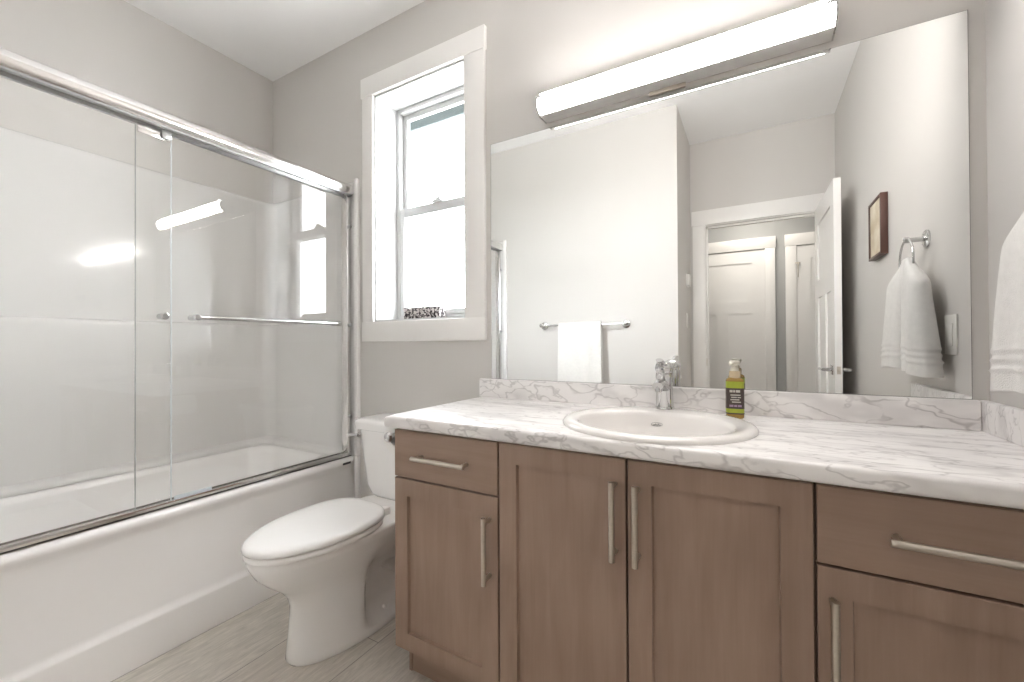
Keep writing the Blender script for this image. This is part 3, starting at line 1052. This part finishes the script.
# small printed maker's mark inside the back of the bowl
def bowl_pt(x, dz):
    """point on the back inner wall of the bowl, dz below the counter top (0.002..0.05)"""
    f = (dz - .002) / .048
    a, b = .198 + (.185 - .198) * f, .174 + (.162 - .174) * f
    oy = -.029 + .001 * f
    xx = x - SCX
    return Vector((x, SCY + oy + b * math.sqrt(max(0, 1 - (xx / a) ** 2)) - .0012, CZ - dz))
bm = bmesh.new()
ex = SCX - .018
ov = []
for k in range(40):
    a = 2 * PI * k / 40
    ov.append(bowl_pt(ex + .0165 * math.cos(a), .026 + .0055 * math.sin(a)))
add_tube(bm, ov, .0005, n=6, closed=True)
for k in range(5):
    x0 = ex - .011 + k * .0046
    add_tube(bm, [bowl_pt(x0, .0285), bowl_pt(x0 + .0022, .0235 if k % 2 else .0275), bowl_pt(x0 + .0040, .0285)], .0009, n=6)
obj('maker_mark', bm, 'mark', sink)

# ------------------------------------------------------------------ faucet
fx, fy = -.252, 1.455
fz = CZ + .0142
fa = thing('faucet', 'chrome single-lever faucet standing on the back rim of the sink', 'faucet', (fx, fy, fz))
bm = bmesh.new()
add_lathe(bm, [(.0305, 0), (.0305, .004), (.0285, .008)], (fx, fy, fz), n=32)
n = 28
rings = []
for z, r, oy in ((.006, .0280, 0), (.03, .0272, 0), (.06, .0264, -.001), (.085, .0262, -.003), (.105, .0275, -.006), (.118, .0262, -.008)):
    rings.append([(fx + r * math.cos(2 * PI * k / n), fy + oy + r * 1.02 * math.sin(2 * PI * k / n), fz + z) for k in range(n)])
loft(bm, rings)
obj('body', bm, 'chrome', fa, sharp=50)
bm = bmesh.new()
add_tube(bm, [(fx, fy - .008, fz + .066), (fx, fy - .045, fz + .084), (fx, fy - .085, fz + .090), (fx, fy - .118, fz + .083)], [.020, .0175, .0155, .0145], n=20, flat=(.8, 1.1))
add_lathe(bm, [(.0105, .004), (.0105, -.012), (.008, -.014)], (fx, fy - .108, fz + .078), n=18)
obj('spout', bm, 'chrome', fa, sharp=50)
bm = bmesh.new()
rings = []
for z, r, oy in ((.119, .0268, -.008), (.124, .0286, -.009), (.138, .0282, -.011), (.148, .0245, -.012), (.154, .0160, -.013), (.156, .006, -.013)):
    rings.append([(fx + r * math.cos(2 * PI * k / n), fy + oy + r * math.sin(2 * PI * k / n), fz + z) for k in range(n)])
loft(bm, rings)
add_tube(bm, [(fx, fy - .020, fz + .140), (fx, fy - .055, fz + .150), (fx, fy - .088, fz + .162)], [.0145, .0125, .0105], n=18, flat=(.55, 1.1))
lv = obj('lever', bm, 'chrome', fa, sharp=50)
bm = bmesh.new()
add_lathe(bm, [(.0042, .001), (.0042, -.0012)], (fx, fy - .0385, fz + .131), axis='y', n=14)
obj('temperature_dot', bm, 'badge', lv)['label'] = 'dark temperature dot on the lever head'

# ------------------------------------------------------------------ soap bottle
bx_, by_ = -.0475, 1.452
bz = CZ
soap = thing('soap_bottle', 'pump soap bottle with lime label standing by the sink', 'soap bottle', (bx_, by_, bz))
th = math.radians(8)
def brect(hw, hd, r, z):
    pts = []
    for x, y, zz in rrect(-hw, hw, -hd, hd, r, z, 5):
        pts.append((bx_ + x * math.cos(th) - y * math.sin(th), by_ + x * math.sin(th) + y * math.cos(th), bz + zz))
    return pts
bz += .0145 * 0
bm = bmesh.new()
loft(bm, [brect(.021, .0155, .012, .0005), brect(.0240, .0185, .012, .004), brect(.0240, .0185, .012, .113), brect(.0225, .0175, .012, .118), brect(.0175, .0145, .012, .122), brect(.0125, .0125, .0124, .124), brect(.0125, .0125, .0124, .127)])
body = obj('bottle', bm, 'amber', soap, sharp=40)
def label_shell(z0, z1, d):
    bm = bmesh.new()
    loft(bm, [brect(.0240 + d, .0185 + d, .012 + d, z) for z in (z0, z1)], cap0=False, cap1=False)
    return bm
lab = obj('label', label_shell(.014, .112, .0005), 'lime', body)
bm = label_shell(.030, .092, .0009)
obj('label_panel', bm, 'labeldark', body)
def front_strip(x0, x1, z0, z1, d=.0013):
    bm = bmesh.new()
    pts = []
    for x, z in ((x0, z0), (x1, z0), (x1, z1), (x0, z1)):
        for yy in (-.0185 - d, -.0185 - d - .0004):
            X = bx_ + x * math.cos(th) - yy * math.sin(th)
            Y = by_ + x * math.sin(th) + yy * math.cos(th)
            pts.append((X, Y, bz + z))
    f = [pts[0], pts[2], pts[4], pts[6]]
    k = [pts[1], pts[3], pts[5], pts[7]]
    loft(bm, [f, k])
    return bm
def rows_bm(rows):
    bm = bmesh.new()
    for z, h, words in rows:
        for a, b in words:
            merge(bm, front_strip(a, b, z, z + h))
    return bm
obj('lettering', rows_bm([(.0795, .007, [(-.016, -.008), (-.0065, -.001), (.001, .012)]), (.070, .003, [(-.014, .013)]), (.063, .003, [(-.012, .003), (.005, .014)]),
                          (.056, .003, [(-.014, .010)]), (.049, .003, [(-.010, .014)])]), 'labelink', body)
obj('lettering', rows_bm([(.036, .006, [(-.017, -.006), (-.004, .004), (.006, .016)])]), 'labelmauve', body)
obj('dark_stripe', label_shell(.0138, .0175, .0011), 'labeldark', body)
bm = bmesh.new()
add_lathe(bm, [(.0155, .122), (.0155, .140), (.0140, .143)], (bx_, by_, bz), n=28)
col = obj('collar', bm, 'collar', soap)
bm = bmesh.new()
add_lathe(bm, [(.0110, .142), (.0115, .150), (.0085, .153), (.0080, .160), (.0140, .163), (.0155, .168), (.0150, .173), (.010, .175)], (bx_, by_, bz), n=28)
add_tube(bm, [(bx_, by_, bz + .168), (bx_ - .006, by_ - .018, bz + .169), (bx_ - .010, by_ - .030, bz + .165)], [.0065, .006, .0045], n=14)
obj('pump', bm, 'pump', soap, sharp=45)

# ------------------------------------------------------------------ wall mirror
MX0, MX1, MZ0, MZ1 = -.978, .493, .9468, 1.9595
mir = thing('wall_mirror', 'large frameless mirror above the vanity backsplash', 'mirror', (-.24, YB, MZ0))
obj('mirror_backing', box(MX0, MX1, YB - .0052, YB - .0005, MZ0, MZ1), 'mirroredge', mir)
obj('mirror_glass', box(MX0 + .0012, MX1 - .0012, YB - .006, YB - .0053, MZ0 + .0012, MZ1 - .0012), 'mirror', mir)

# ------------------------------------------------------------------ vanity light bar
LX0, LX1, LZ = -.716, .213, 2.024
vl = thing('vanity_light', 'lit white bar lamp on the wall above the mirror', 'lamp', (-.25, YB, LZ))
bm = bmesh.new()
add_box(bm, LX0 + .004, LX1 - .004, YB - .066, YB - .001, LZ - .042, LZ + .046, bev=.002)
obj('back_plate', bm, 'lampmetal', vl)
obj('mount_plate', box(-.31, -.19, YB - .012, YB - .001, LZ - .056, LZ + .045, bev=.002), 'nickel', vl)
def lamp_prof(sc=1.0):
    pts = []
    for k in range(17):
        a = -PI / 2 + PI * k / 16
        pts.append((YB - .0665 - .026 * sc * math.cos(a), LZ + .039 * sc * math.sin(a)))
    return pts
bm = bmesh.new()
pr = lamp_prof()
pr2 = lamp_prof(.88)
loft(bm, [[(LX0 + .006, y, z) for y, z in pr2], [(LX0 + .014, y, z) for y, z in pr], [(LX1 - .014, y, z) for y, z in pr], [(LX1 - .006, y, z) for y, z in pr2]])
obj('diffuser', bm, 'diffuser', vl, sharp=50)
for xa, xb, s in ((LX0, LX0 + .005, -1), (LX1 - .005, LX1, 1)):
    bm = bmesh.new()
    loft(bm, [[(x, y, z) for y, z in lamp_prof(.90)] for x in (xa, xb)])
    add_box(bm, xa, xb, YB - .068, YB - .001, LZ - .043, LZ + .043, bev=.001)
    add_box(bm, min(xa, xa - s * .022), max(xb, xb - s * .022), YB - .0965, YB - .0925, LZ + .010, LZ + .020, bev=.001)
    obj('end_cap', bm, 'chrome', vl, sharp=40)

# ------------------------------------------------------------------ patterned box on the window sill
sb = thing('storage_box', 'small black and white damask patterned box on the window sill', 'box', (-1.46, 1.63, WZ0 + jt))
zs = WZ0 + jt
bm = bmesh.new()
add_box(bm, -1.570, -1.335, 1.620, 1.672, zs, zs + .050, bev=.002)
obj('box_body', bm, 'damask', sb)
obj('box_lid', box(-1.573, -1.332, 1.617, 1.675, zs + .046, zs + .064, bev=.002), 'damask', sb)

# ------------------------------------------------------------------ terry towels
def hang_towel_bm(x0, x1, yc, ztop, zf, zb, r=.012, thick=.010, wob=.004):
    """towel folded over a bar lying along x; front towards +y"""
    t = bmesh.new()
    nx = 40
    prof = []
    for k in range(28): prof.append((yc + r + thick * .3, zf + (ztop - zf) * k / 28, 'f'))
    for k in range(13):
        a = PI * k / 12
        prof.append((yc + r * math.cos(a) * 1.1, ztop + r * math.sin(a), 'c'))
    for k in range(1, 22): prof.append((yc - r, ztop - (ztop - zb) * k / 21, 'b'))
    grid = []
    for i in range(nx + 1):
        u = i / nx
        row = []
        for (y, z, p) in prof:
            h = max(0, min(1, (ztop - z) / .25))
            w = wob * h * (math.sin(u * 9.0 + z * 4) + .5 * math.sin(u * 21 + z * 9)) if p != 'c' else 0
            flare = .006 * h * (u - .5) * 2
            row.append(t.verts.new((x0 + (x1 - x0) * u + flare, y + (w + .004 * h if p == 'f' else w * .3), z)))
        grid.append(row)
    for i in range(nx):
        for k in range(len(prof) - 1):
            t.faces.new((grid[i][k], grid[i + 1][k], grid[i + 1][k + 1], grid[i][k + 1]))
    bmesh.ops.recalc_face_normals(t, faces=t.faces[:])
    bmesh.ops.solidify(t, geom=t.faces[:], thickness=-thick * .5)
    return t

tbz, tby = 1.238, YT + .062
tb = thing('towel_bar', 'chrome towel bar on the pale wall, seen in the mirror', 'towel bar', (-1.12, YT, tbz))
for x in (-1.452, -.797):
    bm = bmesh.new()
    add_lathe(bm, [(.030, .0005), (.030, .006), (.024, .010), (.012, .012)], (x, YT, tbz), axis='y', n=30)
    add_lathe(bm, [(.010, .010), (.010, .056), (.014, .060), (.014, .074), (.008, .079)], (x, YT, tbz), axis='y', n=22)
    obj('post', bm, 'chrome', tb)
bm = bmesh.new()
add_tube(bm, [(-1.452, YT + .067, tbz), (-.797, YT + .067, tbz)], .0075, n=16)
obj('bar', bm, 'chrome', tb)
bt = obj('bath_towel', hang_towel_bm(-1.297, -.962, YT + .067, tbz + .001, .62, .66, r=.014), 'towel', origin=(-1.13, YT + .067, tbz), sharp=80)
tag(bt, 'white bath towel folded over the towel bar, seen in the mirror', 'towel')

# towel ring on the right wall
ry, rz = 1.105, 1.452
tr2 = thing('towel_ring', 'chrome towel ring on the right wall near the mirror', 'towel ring', (XR, ry, rz))
bm = bmesh.new()
add_lathe(bm, [(.030, -.0005), (.030, -.006), (.025, -.010), (.012, -.012)], (XR, ry, rz), axis='x', n=30)
obj('rosette', bm, 'chrome', tr2)
bm = bmesh.new()
add_lathe(bm, [(.009, -.010), (.008, -.046), (.0105, -.050), (.0105, -.062), (.006, -.066)], (XR, ry, rz), axis='x', n=22)
obj('post', bm, 'chrome', tr2)
RX = XR - .056
rr = .075
bm = bmesh.new()
add_tube(bm, [(RX, ry + rr * math.sin(2 * PI * k / 48), rz - rr + .003 + rr * math.cos(2 * PI * k / 48)) for k in range(48)], .0036, n=12, closed=True)
obj('ring', bm, 'chrome', tr2)

# hand towel pulled through the ring: two gathered lobes flaring to a ribbed hem
def hand_towel_bm():
    t = bmesh.new()
    nz, na = 70, 72
    ztop, zbot = rz - rr * 2 + .003 + .068, 1.004
    for lobe in (-1, 1):
        rings = []
        for i in range(nz + 1):
            v = i / nz
            z = ztop - (ztop - zbot) * v - (.010 if lobe > 0 else 0) * v
            sp = sm(-.02, .24, v)
            hy = .020 + .038 * sp + .042 * v ** .9
            hx = .012 + .016 * sp + .010 * v
            cy = ry + .030 + lobe * (.012 + .040 * sp + .050 * v)
            cx = RX - .004 - lobe * -.006 * sp
            band = 0
            for b0 in (.78, .83, .885):
                band += .0042 * math.exp(-((v - b0) / .010) ** 2)
            band -= .002 * sm(.76, .79, v)
            ring = []
            for k in range(na):
                a = 2 * PI * k / na
                c, s_ = math.cos(a), math.sin(a)
                y = math.copysign(abs(c) ** .8, c) * (hy + band)
                x = math.copysign(abs(s_) ** .75, s_) * (hx + band)
                x += .0045 * sp * math.sin(y * 60 + lobe * 1.4 + v * 2.2) * (.4 + .6 * v)
                ring.append(Vector((cx + x, cy + y, z + .006 * math.cos(y * 22 + lobe) * v)))
            rings.append(ring)
        o = Vector((RX - .004, ry + .030 + lobe * .012, ztop))
        topr = [[o + Vector((0, 0, dz)) + (p - o) * f for p in rings[0]] for f, dz in ((.40, .012), (.75, .008))]
        u = bmesh.new()
        loft(u, topr + rings)
        merge(t, u)
    return t
ht = obj('hand_towel', hand_towel_bm(), 'towel', origin=(RX, ry, 1.38), sharp=80)
tag(ht, 'white hand towel with ribbed hem hanging from the towel ring', 'towel')

# ------------------------------------------------------------------ framed picture on the right wall
PY0, PY1, PZ0, PZ1 = .410, .632, 1.490, 1.762
pf = thing('picture_frame', 'small dark wood framed beige print on the right wall', 'picture', (XR, (PY0 + PY1) / 2, PZ0))
px1 = XR - .001
px0 = XR - .028
fw = .012
bm = bmesh.new()
add_box(bm, px0, px1, PY0, PY0 + fw, PZ0, PZ1, bev=.0015)
add_box(bm, px0, px1, PY1 - fw, PY1, PZ0, PZ1, bev=.0015)
add_box(bm, px0, px1, PY0 + fw, PY1 - fw, PZ0, PZ0 + fw, bev=.0015)
add_box(bm, px0, px1, PY0 + fw, PY1 - fw, PZ1 - fw, PZ1, bev=.0015)
obj('frame', bm, 'framewood', pf)
obj('art_print', box(px0 + .006, px0 + .009, PY0 + fw, PY1 - fw, PZ0 + fw, PZ1 - fw), 'print', pf)

# ------------------------------------------------------------------ switches and thermostat
def switch(name, label, face, a0, a1, z0, z1, group=None, wall=None, sgn=-1):
    """rocker switch on a wall x = face, protruding by sgn"""
    t = thing(name, label, 'light switch', (face, (a0 + a1) / 2, z0), group)
    xs = sorted((face, face + sgn * .005))
    obj('plate', box(xs[0], xs[1], a0, a1, z0, z1, bev=.0015), 'switch', t)
    am, zm_ = (a0 + a1) / 2, (z0 + z1) / 2
    hw, hh = (a1 - a0) * .24, (z1 - z0) * .29
    xs = sorted((face + sgn * .004, face + sgn * .008))
    obj('rocker', box(xs[0], xs[1], am - hw, am + hw, zm_ - hh, zm_ + hh, bev=.0015), 'switch', t)
    return t
switch('light_switch', 'white rocker switch on the right wall beside the hand towel', XR, 1.258, 1.344, 1.058, 1.178)
switch('light_switch', 'white rocker switch on the narrow wall left of the door', XA, -.50, -.43, 1.215, 1.33, sgn=1)
th_ = thing('thermostat', 'white thermostat box on the narrow wall left of the door', 'thermostat', (XA, -.47, 1.53))
obj('base', box(XA, XA + .006, -.53, -.42, 1.535, 1.635, bev=.002), 'switch', th_)
obj('cover', box(XA + .006, XA + .024, -.522, -.428, 1.541, 1.629, bev=.004), 'switch', th_)

# ------------------------------------------------------------------ toilet paper on the side of the vanity
pyy, pz = 1.112, .766
tph = thing('toilet_paper_holder', 'chrome toilet paper holder on the side of the vanity', 'paper holder', (-1.016, pyy, pz))
bm = bmesh.new()
add_lathe(bm, [(.026, -.0005), (.026, -.006), (.020, -.010), (.011, -.012)], (-1.0175, pyy + .045, pz + .02), axis='x', n=26)
add_tube(bm, [(-1.020, pyy + .045, pz + .02), (-1.060, pyy + .045, pz + .02), (-1.060, pyy + .040, pz + .02), (-1.060, pyy + .02, pz + .02)], .008, n=14)
obj('bracket', bm, 'chrome', tph)
bm = bmesh.new()
add_tube(bm, [(-1.060, pyy + .03, pz + .02), (-1.060, pyy - .085, pz + .02)], .008, n=14)
add_lathe(bm, [(.008, 0), (.015, -.003), (.017, -.009), (.013, -.016), (.004, -.018)], (-1.060, pyy - .083, pz + .02), axis='y', n=22)
obj('roll_bar', bm, 'chrome', tph)
bm = bmesh.new()
n = 48
prof = [(.0205, -.066), (.050, -.066), (.0515, -.064), (.0515, .034), (.050, .036), (.0205, .036)]
rings = [[(-1.060 + r * math.sin(2 * PI * k / n), pyy + h, pz + .0085 + r * math.cos(2 * PI * k / n)) for k in range(n)] for r, h in prof]
rings.append(rings[0])
loft(bm, rings, cap0=False, cap1=False)
bmesh.ops.remove_doubles(bm, verts=bm.verts[:], dist=1e-6)
tp = obj('toilet_paper_roll', bm, 'paper', origin=(-1.060, pyy, pz))
tag(tp, 'white toilet paper roll on the holder between vanity and toilet tank', 'toilet paper')
